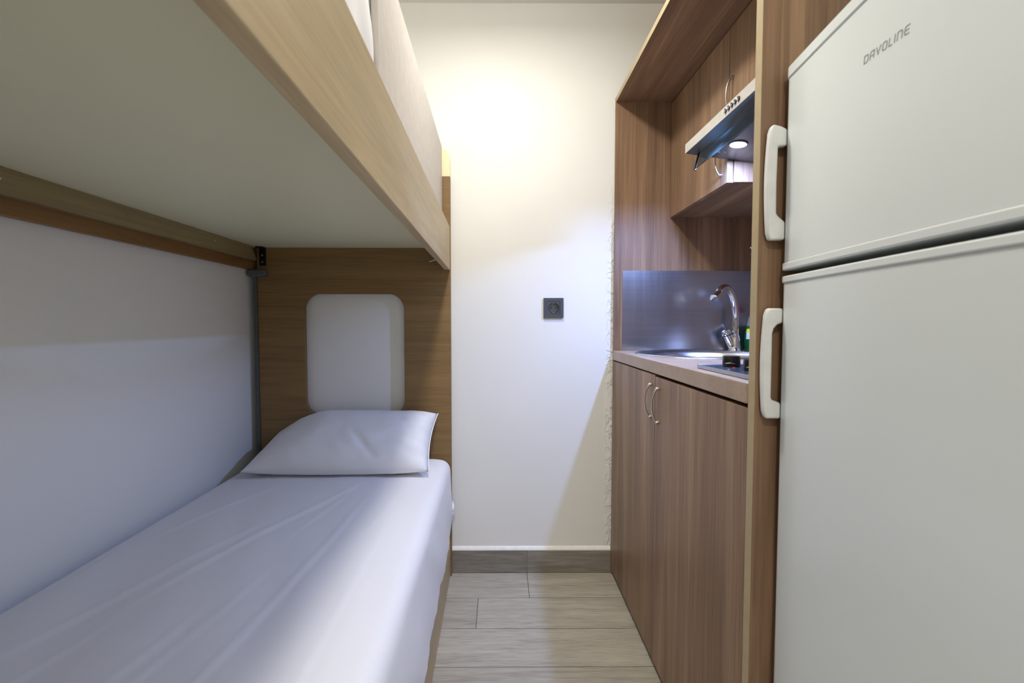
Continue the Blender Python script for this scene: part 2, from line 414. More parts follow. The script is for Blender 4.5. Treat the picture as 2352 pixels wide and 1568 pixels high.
obj('headboard_cap', prb(topo, 'y', 1.822, 1.8435), M['cream_top'], bed, bevel=.002, label='cream rounded top piece of the headboard')
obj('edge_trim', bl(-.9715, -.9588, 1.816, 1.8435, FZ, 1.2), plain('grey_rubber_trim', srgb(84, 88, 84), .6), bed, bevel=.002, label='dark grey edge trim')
# upper rail and guard, board underneath
obj('side_rail', bl(-.218, -.197, BEDN, 1.8215, 1.2225, 1.394), M['oak_y'], bed, bevel=.0015)
obj('guard_panel', bl(-.2375, -.2250, .822, 1.806, 1.3105, 1.700, None), M['guard'], bed, bevel=.0012, label='pale grey safety guard panel')
obj('slat_board', bl(-.9725, -.2185, BEDN, 1.8215, 1.3095, 1.3265), M['cream'], bed, label='cream board under the upper mattress')
# wall-side rail (amber) with the batten screwed to it
obj('wall_rail', bl(-.990, -.974, BEDN, 1.852, 1.222, 1.330), M['orange_y'], bed, bevel=.001, label='amber coloured wall-side board')
bat = prism([(BEDN-PIV.y, 1.257), (1.8215-PIV.y, 1.257), (1.772-PIV.y, 1.309), (BEDN-PIV.y, 1.309)], 'x', -.9735-PIV.x, -.955-PIV.x)
batten = obj('batten', bat, M['pine_y'], bed, bevel=.001, label='greyish pine batten with knots and screws')
for (yy, zz) in ((.885, 1.287), (1.55, 1.287), (.35, 1.287)):
    obj('screw', lathe([(0, .0012), (.0022, .0012), (.0036, .0004), (.0036, -.002)], (-.955-PIV.x, yy-PIV.y, zz), axis=(1, 0, 0), seg=14), M['satin'], batten, smooth=40)
kmat = plain('pine_knot', srgb(150, 106, 62), .6)
for (yy, zz, r) in ((.805, 1.288, .0050), (1.18, 1.287, .003), (1.62, 1.283, .003)):
    obj('knot', lathe([(0, .0004), (r, .0004), (r, -.001)], (-.955-PIV.x, yy-PIV.y, zz), axis=(1, 0, 0), seg=18), kmat, batten, label='brown knot in the batten')
# black angle bracket in the corner + grey clip
bm = bl(-.947, -.921, 1.8165, 1.8215, 1.238, 1.309)
bl(-.947, -.921, 1.787, 1.8165, 1.3045, 1.309, bm)
br = obj('corner_bracket', bm, M['black_metal'], bed, bevel=.0015)
bm = bmesh.new()
for zz in (1.252, 1.278): lathe([(0, .003), (.003, .003), (.0042, 0)], (-.934-PIV.x, 1.8165-PIV.y, zz), bm, axis=(0, -1, 0), seg=12)
obj('bolt', bm, M['satin'], br, smooth=40)
clip = obj('clip', prb(rrect(-.989, -.914, 1.1935, 1.2215, .0135, 6), 'y', 1.797, 1.8215), M['grey_clip'], bed, bevel=.005, segs=3, smooth=60, label='smoky grey plastic corner clip')
# little white tape end sticking out under the rail
bm = bmesh.new()
pp = [(-.2195, 1.70, 1.262), (-.228, 1.70, 1.252), (-.240, 1.695, 1.2455), (-.262, 1.69, 1.2375)]
ww = [.016, .012, .006, .001]
vs = [[bm.verts.new((p[0]-PIV.x, p[1]-PIV.y+s*wd, p[2])) for s in (-1, 1)] for p, wd in zip(pp, ww)]
for a, b_ in zip(vs, vs[1:]): bm.faces.new((a[0], a[1], b_[1], b_[0]))
o = obj('tape_end', bm, M['bead'], bed, label='small white tape end under the upper rail'); sm = o.modifiers.new('s', 'SOLIDIFY'); sm.thickness = .001
# lower frame
obj('side_rail', bl(-.222, -.201, BEDN, 1.8215, FZ+.004, .285), M['oak_y'], bed, bevel=.0015)
obj('wall_rail', bl(-.990, -.972, BEDN, 1.8215, .0, .285), M['oak_y'], bed, bevel=.0015)
obj('slat_board', bl(-.9715, -.2225, BEDN, 1.8215, .235, .255), M['cream'], bed)
obj('footboard', bl(-.990, -.195, BEDN-.024, BEDN-.0005, FZ, 1.60), M['oak_x'], bed, bevel=.0015)

CRE = [(-.47, .50, -.405, 1.42, .0020, .006), (-.72, .80, -.455, 1.52, .0024, .008), (-.58, .45, -.50, 1.0, .0012, .005),
       (-.86, .6, -.62, 1.2, .0018, .009), (-.33, .35, -.30, 1.2, .0012, .005), (-.90, 1.1, -.70, 1.5, .0018, .008), (-.36, 1.1, -.31, 1.5, .0012, .005),
       (-.64, .35, -.56, .85, .0015, .006), (-.53, 1.05, -.47, 1.5, .0012, .005), (-.80, .35, -.70, .8, .0016, .007)]
# mattress builder: lofted along y with a rounded edge and hanging sheet
def mattress(x0, x1, y0, y1, ztop, zbot, zhang, crown, seed, bulge=0.0, free=None):
    bm = bmesh.new(); ny = 190; rows_ = []
    xm = (x0+x1)/2
    for i in range(ny+1):
        t = i/ny; y = y0 + (y1-y0)*t
        e = min(t, 1-t)*(y1-y0); r = .045
        dz = 0 if e > r else -(r - math.sqrt(max(0, r*r-(r-e)**2)))
        din = 0 if e > r*.7 else (r*.7-e)*.35
        prof = []
        # left edge from bottom to top
        L, Rr = x0+din, x1-din; rc = .042
        prof += [(L+.006, zbot), (L+.002, (zbot+ztop)/2)]
        for k in range(0, 6):
            a = R(180 - 90*k/5); prof.append((L+rc+rc*math.cos(a), ztop-rc+rc*math.sin(a)+dz))
        nx = 90
        for k in range(1, nx):
            u = k/nx; x = L+rc + (Rr-L-2*rc)*u
            prof.append((x, ztop+dz + crown*math.sin(math.pi*u)**.8))
        for k in range(0, 7):
            a = R(90 - 90*k/6); prof.append((Rr-rc+rc*math.cos(a), ztop-rc+rc*math.sin(a)+dz))
        for k in range(1, 11):
            u = k/10; z = ztop-rc+dz + (zhang-(ztop-rc+dz))*u
            prof.append((Rr + .004*math.sin(math.pi*u) + bulge*math.sin(math.pi*u), z))
        prof.append((Rr-.012, zhang+.006))
        ring = []
        for j, (x, z) in enumerate(prof):
            p = Vector((x, y, z))
            # long diagonal tension folds and random softness
            q = (x-xm)*1.0 + (y-.9)*.36
            f = noise.noise(Vector((q*9+seed, y*.9, 0)))*.0045 + noise.noise(Vector((x*7, y*4, seed)))*.003
            if free and j > len(prof)-22 and y < free:   # sheet swells out where no guard holds it back
                k5 = min(1, (free-y)/.05); k5 = k5*k5*(3-2*k5); p.x += k5*(.013 + .010*noise.noise(Vector((y*16, z*5, 2))))
            if j > len(prof)-14:
                s = (ztop-z)/(ztop-zhang)
                p.x += noise.noise(Vector((y*7+z*9, seed+3, z*2)))*.012*s + noise.noise(Vector((y*22, seed+9, z*4)))*.004*s
                if s > .96: p.z += noise.noise(Vector((y*5, seed+5, 0)))*.022
            elif 8 < j: p.z += f
            if 8 < j < len(prof)-13:                 # long pulled creases of the sheet
                for (ax_, ay_, bx__, by_, hh, wd) in CRE:
                    L2 = (bx__-ax_)**2+(by_-ay_)**2; tt = ((x-ax_)*(bx__-ax_)+(y-ay_)*(by_-ay_))/L2
                    if -.1 < tt < 1.1:
                        dd = ((x-ax_)*(by_-ay_)-(y-ay_)*(bx__-ax_))/math.sqrt(L2) + .006*math.sin(tt*5+ax_*9)
                        en = max(0, 1-abs(2*tt-1)**4) if 0 < tt < 1 else 0
                        p.z += hh*en*(math.exp(-(dd/wd)**2) - .55*math.exp(-((dd-2.2*wd)/(1.6*wd))**2))
            ring.append(bm.verts.new(p))
        rows_.append(ring)
    for a, b_ in zip(rows_, rows_[1:]):
        for k in range(len(a)-1): bm.faces.new((a[k], a[k+1], b_[k+1], b_[k]))
        bm.faces.new((a[-1], a[0], b_[0], b_[-1]))
    bm.faces.new(rows_[0][::-1]); bm.faces.new(rows_[-1])
    return bm
def bedsheet(name, bm, label, cat):
    bmesh.ops.translate(bm, verts=bm.verts, vec=-PIV)
    o = obj(name, bm, M['sheet'], smooth=60); o.location = PIV; o.rotation_euler.z = BA
    return tag(o, label, cat)
lowm = bedsheet('mattress', mattress(-.966, -.1935, BEDN+.01, 1.806, .474, .2565, .168, .014, 3.3), 'mattress under a white sheet on the lower bunk, carrying the pillow', 'mattress')
upm = bedsheet('mattress', mattress(-.962, -.2395, BEDN+.01, 1.800, 1.625, 1.3275, 1.345, .01, 8.1, .000, .815), 'mattress under a white sheet on the upper bunk, seen above the rail', 'mattress')

# ------------------------------------------------------------------ pillow
def pillow():
    bm = bmesh.new(); nu, nv = 72, 44
    Wd, Dp, T = .324, .153, .071
    grid = {}
    for side in (1, -1):
        for i in range(nu+1):
            for j in range(nv+1):
                u = -1+2*i/nu; v = -1+2*j/nv
                edge = (i in (0, nu) or j in (0, nv))
                if side == -1 and edge: grid[(side, i, j)] = grid[(1, i, j)]; continue
                a = max(0, 1-abs(u)**(3.0 if u < 0 else 5.5))**(.66 if u < 0 else .5); b_ = max(0, 1-abs(v)**2.6)**.62
                th = T*a*b_
                px = u*Wd*(1-.045*(1-v*v)*(abs(u)**3)); py = v*Dp*(1-.05*(1-u*u)*(abs(v)**3)*(-1))
                h = th*side*(1.15 if side > 0 else .75)
                wv = noise.noise(Vector((u*3.1, v*2.2, 4+side)))*.008*a*b_ + noise.noise(Vector((u*9, v*5, 9+side)))*.0035*(a*b_)**.4*(1-.5*a*b_)
                # gathers running in from the right-hand seam
                g = max(0, (u-.55)/.45); wv += .0045*g*math.sin(v*17+u*5)*b_*a**.3
                # a deep diagonal crease in the right half of the front
                dd = (u-.20) - (v+.25)*-.42; wv -= .010*math.exp(-(dd/.05)**2)*max(0, 1-((v+.45)/.42)**2)*(side > 0)
                if not edge: h += wv
                # lift: the back edge leans up the headboard, more on the right
                s = (v+1)/2; k = min(1, max(0, (u+1.0)/.8)); k = k*k*(3-2*k)
                tilt = R(16 + 19*k)
                yy = Dp*2*s*math.cos(tilt) - h*math.sin(tilt)
                yy -= .024*(1-u*u)*(1-s)**2
                zz = Dp*2*s*math.sin(tilt)*.86 + h*math.cos(tilt)
                grid[(side, i, j)] = bm.verts.new((px + .0*v, yy, zz))
    for side in (1, -1):
        for i in range(nu):
            for j in range(nv):
                q = [grid[(side, i, j)], grid[(side, i+1, j)], grid[(side, i+1, j+1)], grid[(side, i, j+1)]]
                bm.faces.new(q if side > 0 else q[::-1])
    edge = [grid[(1, nu, j)].co.copy() for j in range(nv+1)]
    return bm, edge
bm, pedge = pillow()
for v in bm.verts:                                   # settle the underside on the mattress
    if v.co.z < -.018: v.co.z = -.018 + (v.co.z+.018)*.15
o = obj('pillow', bm, M['pillow'], smooth=179)
o.location = (-.570, 1.550, .500); o.rotation_euler = (0, 0, R(0.5))
pil = tag(o, 'plump white pillow lying on the lower bunk against the headboard', 'pillow')
pe = [Vector((p.x+.003, p.y, max(p.z, -.018))) for p in pedge]
obj('piping', tube(pe, .0021, seg=10), M['pillow'], pil, smooth=80)
# bunched tail of the sheet poking over the rail at the head end
bm = bmesh.new(); bmesh.ops.create_icosphere(bm, subdivisions=4, radius=1)
for v in bm.verts:
    c = v.co; n_ = 1 + .28*noise.noise(c*1.9+Vector((4, 1, 2)))
    v.co = Vector((c.x*.009*n_+.008, c.y*.018*n_-.030, c.z*.030*n_+.268))
obj('sheet_tail', bm, M['sheet'], lowm, smooth=179)
# ------------------------------------------------------------------ wall socket
t = thing('wall_socket', 'square anthracite power socket on the white back wall', 'socket', (.2190, YB, 1.0728))
hw = .0405
def frame_mesh(ow, iw, y0, y1):
    bm = bmesh.new(); O = rrect(-ow, ow, -ow, ow, .002, 2); I = rrect(-iw, iw, -iw, iw, .0015, 2); n = len(O)
    V = [[bm.verts.new((x, y, z)) for x, z in P] for P, y in ((O, y0), (O, y1), (I, y1), (I, y0))]
    for a, b_ in ((0, 1), (1, 2), (2, 3), (3, 0)):
        for i in range(n):
            j = (i+1) % n; bm.faces.new((V[a][i], V[a][j], V[b_][j], V[b_][i]))
    return bm
obj('frame', frame_mesh(hw, .0268, 0, -.0095), M['sock'], t, bevel=.0008)
bm = bmesh.new(); n = 40                              # insert plate with round well
sq = [(.0262*max(-1, min(1, 1.42*math.cos(2*math.pi*k/n))), .0262*max(-1, min(1, 1.42*math.sin(2*math.pi*k/n)))) for k in range(n)]
ci = lambda r: [(r*math.cos(2*math.pi*k/n), r*math.sin(2*math.pi*k/n)) for k in range(n)]
V = [[bm.verts.new((x, y, z)) for x, z in P] for P, y in ((sq, 0), (sq, -.009), (ci(.0218), -.0092), (ci(.0205), -.0105), (ci(.0195), -.009), (ci(.0190), -.0015))]
for a, b_ in zip(V, V[1:]):
    for i in range(n): bm.faces.new((a[i], a[(i+1) % n], b_[(i+1) % n], b_[i]))
bm.faces.new(V[-1])
obj('insert', bm, M['sock2'], t, smooth=40)
bm = bmesh.new()
for s in (-1, 1): lathe([(0, .0006), (.0034, .0006), (.0034, 0)], (s*.0095, -.0012, 0), bm, axis=(0, -1, 0), seg=14)
obj('pin_hole', bm, M['black'], t, label='two round pin holes')
for s in (1, -1):
    obj('earth_contact', bx(-.002, .002, -.0085, -.0015, s*.0188-.001, s*.0188+.001), M['satin'], t)

# ------------------------------------------------------------------ kitchen unit
KX, KB = .4605, 1.070                                 # front and back of the carcass
YN0, YN1 = .8157, .8357                              # tall near panel
YF0, YF1 = 1.833, 1.8435                              # tall far panel
def panel_edges(bm_box): return bm_box
kit = thing('kitchen_cabinet', 'tall walnut kitchenette surround with open niche and two lower doors', 'cabinet', (KX, 1.33, 0))
O = Vector((KX, 1.33, 0))
def kb(x0, x1, y0, y1, z0, z1, bm=None, mi=0): return bx(x0-O.x, x1-O.x, y0-O.y, y1-O.y, z0, z1, bm, mi)
def panel(name, x0, x1, y0, y1, z0, z1, mat, label=None, edge=True, em='walnut_edge'):
    p = obj(name, kb(x0+(.0008 if edge else 0), x1, y0, y1, z0, z1), mat, kit, label=label)
    if edge: obj('edge_band', kb(x0, x0+.0008, y0, y1, z0, z1), M[em], p, label='pale front edge band' if em == 'walnut_edge' else None)
    return p
TOPZ = 1.8838
panel('side_panel', KX, KB, YF0, YF1, FZ, TOPZ+.018, M['walnut_v'], em='walnut_v')
panel('side_panel', KX, KB, YN0, YN1, FZ, TOPZ+.018, M['walnut_v'])
panel('top_panel', KX, KB, YN1, YF0, TOPZ, TOPZ+.018, M['walnut_y'])
obj('back_panel', kb(KB-.012, KB, YN1, YF0, .08, TOPZ), M['walnut_v'], kit)
obj('bottom_panel', kb(KX+.03, KB-.012, YN1, YF0, .06, .078), M['walnut_y'], kit)
obj('plinth', kb(KX+.040, KX+.055, YN1, YF0, FZ, .06), M['dark'], kit, label='dark recessed plinth')
def bail(bm_c, x, y, z0, z1, out=.0145, r=.0027):
    """bow handle on a door whose face is at x, arching towards -x"""
    bm = bmesh.new(); zc, h = (z0+z1)/2, (z1-z0)/2
    pts = [(x-.002, y, z1-.004)] + [(x-out*(1-(abs(s))**2.4)-.006, y, zc+h*.93*s) for s in [1-2*k/18 for k in range(19)]] + [(x-.002, y, z0+.004)]
    rr = [.0045] + [r*(1+.35*abs(1-2*k/18)**3) for k in range(19)] + [.0045]
    tube(pts, rr, bm, 10)
    for z in (z1-.004, z0+.004): lathe([(0, .009), (.0042, .0085), (.0055, .004), (.0055, 0)], (x, y, z), bm, axis=(-1, 0, 0), seg=14)
    bmesh.ops.translate(bm, verts=bm.verts, vec=-O)
    return bm
SY = 1.338
d1 = obj('door', kb(KX, KX+.018, SY+.0012, YF0-.001, -.003, .8585), M['walnut_v'], kit, bevel=.0008)
d2 = obj('door', kb(KX, KX+.018, YN1+.001, SY-.0012, -.003, .8545), M['walnut_v'], kit, bevel=.0008)
obj('handle', bail(None, KX, SY+.032, .7245, .831), M['satin'], d1, smooth=50)
obj('handle', bail(None, KX, SY-.031, .7205, .827), M['satin'], d2, smooth=50)

# worktop with the round cut for the sink (one slab)
SC, SR = Vector((.714, 1.602)), .225
def slab_with_hole(x0, x1, y0, y1, z0, z1, c, r, n=64):
    bm = bmesh.new(); H, Oo = [], []
    for k in range(n):
        a = 2*math.pi*(k+.5)/n; dx, dy = math.cos(a), math.sin(a)
        t = min(((x1-c.x) if dx > 0 else (x0-c.x))/dx, ((y1-c.y) if dy > 0 else (y0-c.y))/dy)
        H.append((c.x+r*dx, c.y+r*dy)); Oo.append([c.x+t*dx, c.y+t*dy])
    for cc in ((x0, y0), (x0, y1), (x1, y0), (x1, y1)):
        k = min(range(n), key=lambda i: (math.atan2(Oo[i][1]-c.y, Oo[i][0]-c.x)-math.atan2(cc[1]-c.y, cc[0]-c.x))**2); Oo[k] = list(cc)
    V = [[bm.verts.new((x, y, z)) for x, y in P] for P, z in ((H, z1), (Oo, z1), (Oo, z0), (H, z0))]
    for a, b_ in ((0, 1), (1, 2), (2, 3), (3, 0)):
        for i in range(n): bm.faces.new((V[a][i], V[a][(i+1) % n], V[b_][(i+1) % n], V[b_][i]))
    return bm
bm = slab_with_hole(.4585, KB-.0125, YN1+.0015, YF0-.0005, .8625, .9012, SC, SR-.012)
wt = tag(obj('worktop', bm, M['worktop'], bevel=.003, segs=3), 'beige stone-effect worktop slab with rounded front edge', 'worktop')
# steel splash sheet
bm = bx(.4945, KB-.0125, 1.8312, 1.8328, .9016, 1.2215)
sp = tag(obj('splashback', bm, M['splash']), 'brushed stainless steel splash sheet behind the sink', 'splashback')

# sink
t = thing('sink', 'round stainless steel sink bowl set into the worktop', 'sink', (SC.x, SC.y, .9012))
obj('rim', lathe([(SR-.016, .0008), (SR-.014, .0036), (SR-.006, .0046), (SR, .0030), (SR+.001, .0003)], (0, 0, 0), seg=72), M['steel'], t, smooth=60)
obj('bowl', lathe([(SR-.016, .0010), (SR-.026, -.006), (SR-.032, -.03), (SR-.040, -.115), (SR-.06, -.145), (.05, -.155), (.04, -.158), (0, -.158)], (0, 0, 0), seg=72), M['steel'], t, smooth=70)
obj('drain', lathe([(.038, -.156), (.034, -.1545), (.02, -.1565), (0, -.1565)], (0, 0, 0), seg=28), M['chrome'], t, smooth=50)

# faucet
FP = Vector((.924, 1.778, .9016)); tip = Vector((.789, 1.665, 1.106))
t = thing('faucet', 'chrome swan-neck mixer tap behind the round sink', 'faucet', FP)
obj('base', lathe([(0, 0), (.026, 0), (.026, .003), (.0225, .007), (.021, .02), (.0175, .045), (.0150, .056), (.0150, .062), (0, .062)], (0, 0, 0), seg=32), M['chrome'], t, smooth=50)
dirv = Vector((tip.x-FP.x, tip.y-FP.y, 0)); reach = dirv.length; dirv.normalize()
prof = [(0, .055), (.001, .09), (.000, .125), (.006, .160), (.018, .192), (.038, .220), (.064, .238), (.092, .2445), (.118, .241), (.138, .231), (.150, .2185), (reach, .2065)]
pts = []
for i in range(len(prof)-1):                         # Catmull-Rom
    p0, p1, p2, p3 = prof[max(i-1, 0)], prof[i], prof[i+1], prof[min(i+2, len(prof)-1)]
    for k in range(5):
        s = k/5; f = lambda a, b_, c, d: .5*((2*b_)+(-a+c)*s+(2*a-5*b_+4*c-d)*s*s+(-a+3*b_-3*c+d)*s**3)
        pts.append((f(p0[0], p1[0], p2[0], p3[0]), f(p0[1], p1[1], p2[1], p3[1])))
pts.append(prof[-1])
path = [dirv*a + Vector((0, 0, h)) for a, h in pts]
n = len(path)
rads = [.0120 + .0006*math.sin(i/n*3) for i in range(n)]
sp_ = obj('spout', tube(path, rads, seg=20), M['chrome'], t, smooth=60)
e = (path[-1]-path[-3]).normalized()
obj('aerator', tube([path[-1]-e*.004, path[-1]+e*.004, path[-1]+e*.0045, path[-1]+e*.014, path[-1]+e*.0145], [.0133, .0138, .0143, .0143, .011], seg=20), M['chrome'], sp_, smooth=40)
side = Vector((-.93, .1, 0)).normalized()
c0 = side*.010 + Vector((0, 0, .012)); c1 = side*.030 + Vector((0, 0, .062))
obj('mixer_body', tube([c0, c0*.5+c1*.5, c1], [.012, .0155, .0165], seg=24), M['chrome'], t, smooth=50)
ax = (c1-c0).normalized()
lv = obj('lever', tube([c1+ax*.003, c1+ax*.010, c1+ax*.021, c1+ax*.026], [.0175, .018, .0155, .008], seg=24), M['chrome'], t, smooth=40)
obj('ring', tube([c1-ax*.001, c1+ax*.0035], [.0168, .0168], seg=24), M['black'], t, label='black ring under the lever')
k0 = c1+ax*.020
obj('lever_arm', tube([k0, k0+Vector((.01, .03, .012)), k0+Vector((.02, .062, .026))], [.006, .005, .0045], seg=12), M['chrome'], lv, smooth=60)

# bottle
t = thing('dish_soap_bottle', 'dish soap bottle with green liquid standing to the right of the tap', 'bottle', (.997, 1.782, .9014))
obj('liquid', lathe([(0, .0), (.028, .0), (.031, .004), (.032, .04), (.030, .070), (.024, .098), (.0, .098)], (0, 0, 0), seg=28), M['green'], t, smooth=50, label='green liquid filled lower half')
obj('bottle_neck', lathe([(.0242, .0982), (.022, .112), (.018, .132), (.012, .146), (.011, .154), (0, .154)], (0, 0, 0), seg=28), M['clear'], t, smooth=50, label='clear empty upper part')
obj('cap', lathe([(.0125, .1545), (.0125, .172), (.007, .175), (.006, .190), (0, .190)], (0, 0, 0), seg=20), M['red'], t, smooth=40)
bm = bmesh.new()
def band(z0, z1, a0, a1, r0, r1, mi):
    A = [[bm.verts.new(((r0 if z == z0 else r1)*math.cos(a), (r0 if z == z0 else r1)*math.sin(a), z)) for a in [a0+(a1-a0)*k/14 for k in range(15)]] for z in (z0, z1)]
    for k in range(14):
        f = bm.faces.new((A[0][k], A[0][k+1], A[1][k+1], A[1][k])); f.material_index = mi
band(.074, .088, R(185), R(300), .0302, .0272, 0); band(.048, .074, R(190), R(300), .0322, .0303, 1)
obj('label', bm, [M['yellow'], M['label_white']], t, smooth=179, label='yellow and white label')

# hob
HX0, HX1, HY0, HY1, HZ = .486, .975, .8385, 1.114, .9016
t = thing('electric_hob', 'small stainless steel electric hob on the worktop beside the tall panel', 'hob', (.72, .97, HZ))
o3 = Vector((.72, .97, HZ))
bm = prism([(HX0, HY0), (HX1, HY0), (HX1, HY1), (HX0, HY1)], 'z', HZ, HZ+.0075)
top = [v for v in bm.verts if v.co.z > HZ+.005]
f = [f for f in bm.faces if all(v in top for v in f.verts)][0]
r_ = bmesh.ops.inset_region(bm, faces=[f], thickness=.020, depth=0)
for v in f.verts: v.co.z += .0025
r_ = bmesh.ops.inset_region(bm, faces=[f], thickness=.004, depth=0)
for v in f.verts: v.co.z -= .0015
bmesh.ops.translate(bm, verts=bm.verts, vec=-o3)
obj('plate', bm, M['hob'], t, bevel=.0012)
for (kx, ky) in ((.548, 1.070), (.548, .978)):
    c = Vector((kx, ky, HZ+.0086)) - o3
    kn = obj('knob', lathe([(0, 0), (.0195, 0), (.0198, .003), (.0185, .023), (.0175, .0245), (0, .0245)], c, seg=32), M['black'], t, smooth=40)
    mk = []
    obj('pointer', tube([c + Vector((.0200*math.cos(a), .0200*math.sin(a), .006+.003*math.cos((a-R(235))*2))) for a in [R(205+6*k) for k in range(11)]], .0008, seg=6), M['satin'], kn, label='silver arc on the knob')
obj('indicator_light', lathe([(0, .002), (.0026, .0015), (.003, 0)], Vector((.536, 1.034, HZ+.0086))-o3, seg=14), M['red_led'], t, smooth=50)
for (bx_, by_, br_) in ((.665, .97, .072), (.86, .97, .09)):
    obj('hotplate', lathe([(0, .007), (br_*.3, .007), (br_*.32, .008), (br_-.004, .008), (br_, .005), (br_, 0)], Vector((bx_, by_, HZ+.0086))-o3, seg=40), M['black_metal'], t, smooth=40)

# upper cabinets: far one (hangs lower) and the one above the hood
UX = .681
def upper(y0, y1, z0, label, hy, hz0, hz1):
    o4 = Vector((UX, (y0+y1)/2, z0))
    t = thing('wall_cabinet', label, 'cabinet', o4)
    def b4(x0, x1, ya, yb, za, zb, bm=None): return bx(x0-o4.x, x1-o4.x, ya-o4.y, yb-o4.y, za-o4.z, zb-o4.z, bm)
    for ya, yb in ((y0, y0+.016), (y1-.016, y1)):
        obj('side_panel', b4(UX+.021, KB-.013, ya, yb, z0, TOPZ-.004), M['walnut_v'], t)
    obj('bottom_panel', b4(UX+.021, KB-.013, y0+.016, y1-.016, z0, z0+.016), M['walnut_y'], t)
    d = obj('door', b4(UX, UX+.017, y0+.0008, y1-.0008, z0-.002, TOPZ-.004), M['walnut_v'], t, bevel=.0008)
    bm = bail(None, UX, hy, hz0, hz1); bmesh.ops.translate(bm, verts=bm.verts, vec=O-o4)
    obj('handle', bm, M['satin'], d, smooth=50)
    return t
upper(1.3765, YF0-.001, 1.434, 'walnut wall cabinet against the far panel, hanging lower beside the hood', 1.4153, 1.462, 1.568)
upper(YN1+.001, 1.3755, 1.562, 'short walnut wall cabinet directly above the extractor hood', 1.351, 1.622, 1.730)

# extractor hood
HXF = .556
t = thing('extractor_hood', 'grey extractor hood with glass visor and lit lamp under the cabinet', 'hood', (.72, 1.11, 1.53))
o5 = Vector((.72, 1.11, 1.53)); hy0, hy1 = .842, 1.378
prof = [(HXF, 1.5168), (HXF, 1.542), (HXF+.003, 1.5445), (1.05, 1.5445), (1.05, 1.425), (.93, 1.430), (.86, 1.453), (.80, 1.480), (.76, 1.489), (.60, 1.5105)]
bm = bmesh.new(); prism([(p[0]-o5.x, p[1]-o5.z) for p in prof], 'y', hy0-o5.y, hy1-o5.y, bm)
obj('housing', bm, M['hood_under'], t, bevel=.0012, label='dull grey sloping underside housing')
bm = bx(HXF-.0016-o5.x, HXF-.0004-o5.x, hy0-o5.y, hy1-o5.y, 1.517-o5.z, 1.5438-o5.z)
fp_ = obj('front_panel', bm, plain('light_grey_enamel', srgb(196, 192, 184), .4), t, bevel=.0004, label='light grey front strip')
for k in range(5):
    c = Vector((HXF-.0016, 1.073+.0152*k, 1.5315)) - o5
    b1 = obj('button', lathe([(0, .006), (.0030, .006), (.0038, .005), (.0038, 0)], c, axis=(-1, 0, 0), seg=16), M['chrome'], t, smooth=40)
    obj('button_ring', lathe([(.0054, 0), (.0054, .0022), (.0039, .0022), (.0039, 0)], c, axis=(-1, 0, 0), seg=16), M['black'], b1)
# lens of the lamp on the sloping underside
def under_z(x): return 1.5105 + (x-.60)/(.76-.60)*(1.489-1.5105)
nrm = Vector((-(1.5105-1.489), 0, -.16)).normalized()
lc = Vector((HL[0], HL[1], under_z(HL[0]))) - o5
lm = obj('lamp', lathe([(.025, 0), (.025, .0022), (.0212, .0026), (.0208, .0012)], lc, axis=nrm, seg=36), M['hood_under'], t, smooth=40)
obj('lens', lathe([(.0205, .001), (.015, .003), (0, .004)], lc, axis=nrm, seg=36), M['hood_lamp'], lm, smooth=60, label='glowing cool white lens')
hood_l.location = (HL[0]-.001, HL[1], under_z(HL[0])-.0075)
bm = bmesh.new()
for (sx, sy) in ((.632, 1.330), (.648, 1.326)): lathe([(0, .002), (.003, .0015), (.003, 0)], Vector((sx, sy, under_z(sx)))-o5, bm, axis=nrm, seg=10)
obj('screw', bm, M['chrome'], t, label='two small screws by the lamp')
# visor
ga, gb = Vector((.592, 0, 1.5085)), Vector((.5815, 0, 1.4700))
gd = (gb-ga).normalized(); gn = Vector((gd.z, 0, -gd.x))*.0022
def q(p, s): return (p.x+gn.x*s-o5.x, p.z+gn.z*s-o5.z)
vis = obj('visor', prism([q(ga, -1), q(ga, 1), q(gb, 1), q(gb, -1)], 'y', .85-o5.y, 1.366-o5.y), M['glass'], t, bevel=.0004, label='tilted clear glass visor')
for ya, yb in ((1.3665, 1.3705), (.8455, .8495)):
    a_, b2_ = ga + Vector((.0, 0, .006)), gb + gd*.004
    w_ = Vector((gd.z, 0, -gd.x))*.0035
    P = lambda p, s: (p.x+w_.x*s-o5.x, p.z+w_.z*s-o5.z)
    obj('visor_arm', prism([P(a_, -1), P(a_, 1), P(b2_, 1), P(b2_, -1)], 'y', ya-o5.y, yb-o5.y), M['black'], t, bevel=.0008)

# hook on the far panel
t = thing('wall_hook', 'tiny chrome hook on the walnut panel above the splash sheet', 'hook', (1.003, YF0, 1.313))
obj('ball', lathe([(0, .016), (.005, .0145), (.007, .010), (.005, .005), (.003, .003), (.003, 0)], (0, 0, 0), axis=(0, -1, 0), seg=18), M['chrome'], t, smooth=60)
obj('screw', lathe([(0, .004), (.003, .003), (.003, 0)], (.004, 0, -.026), axis=(0, -1, 0), seg=12), M['chrome'], t, smooth=50)

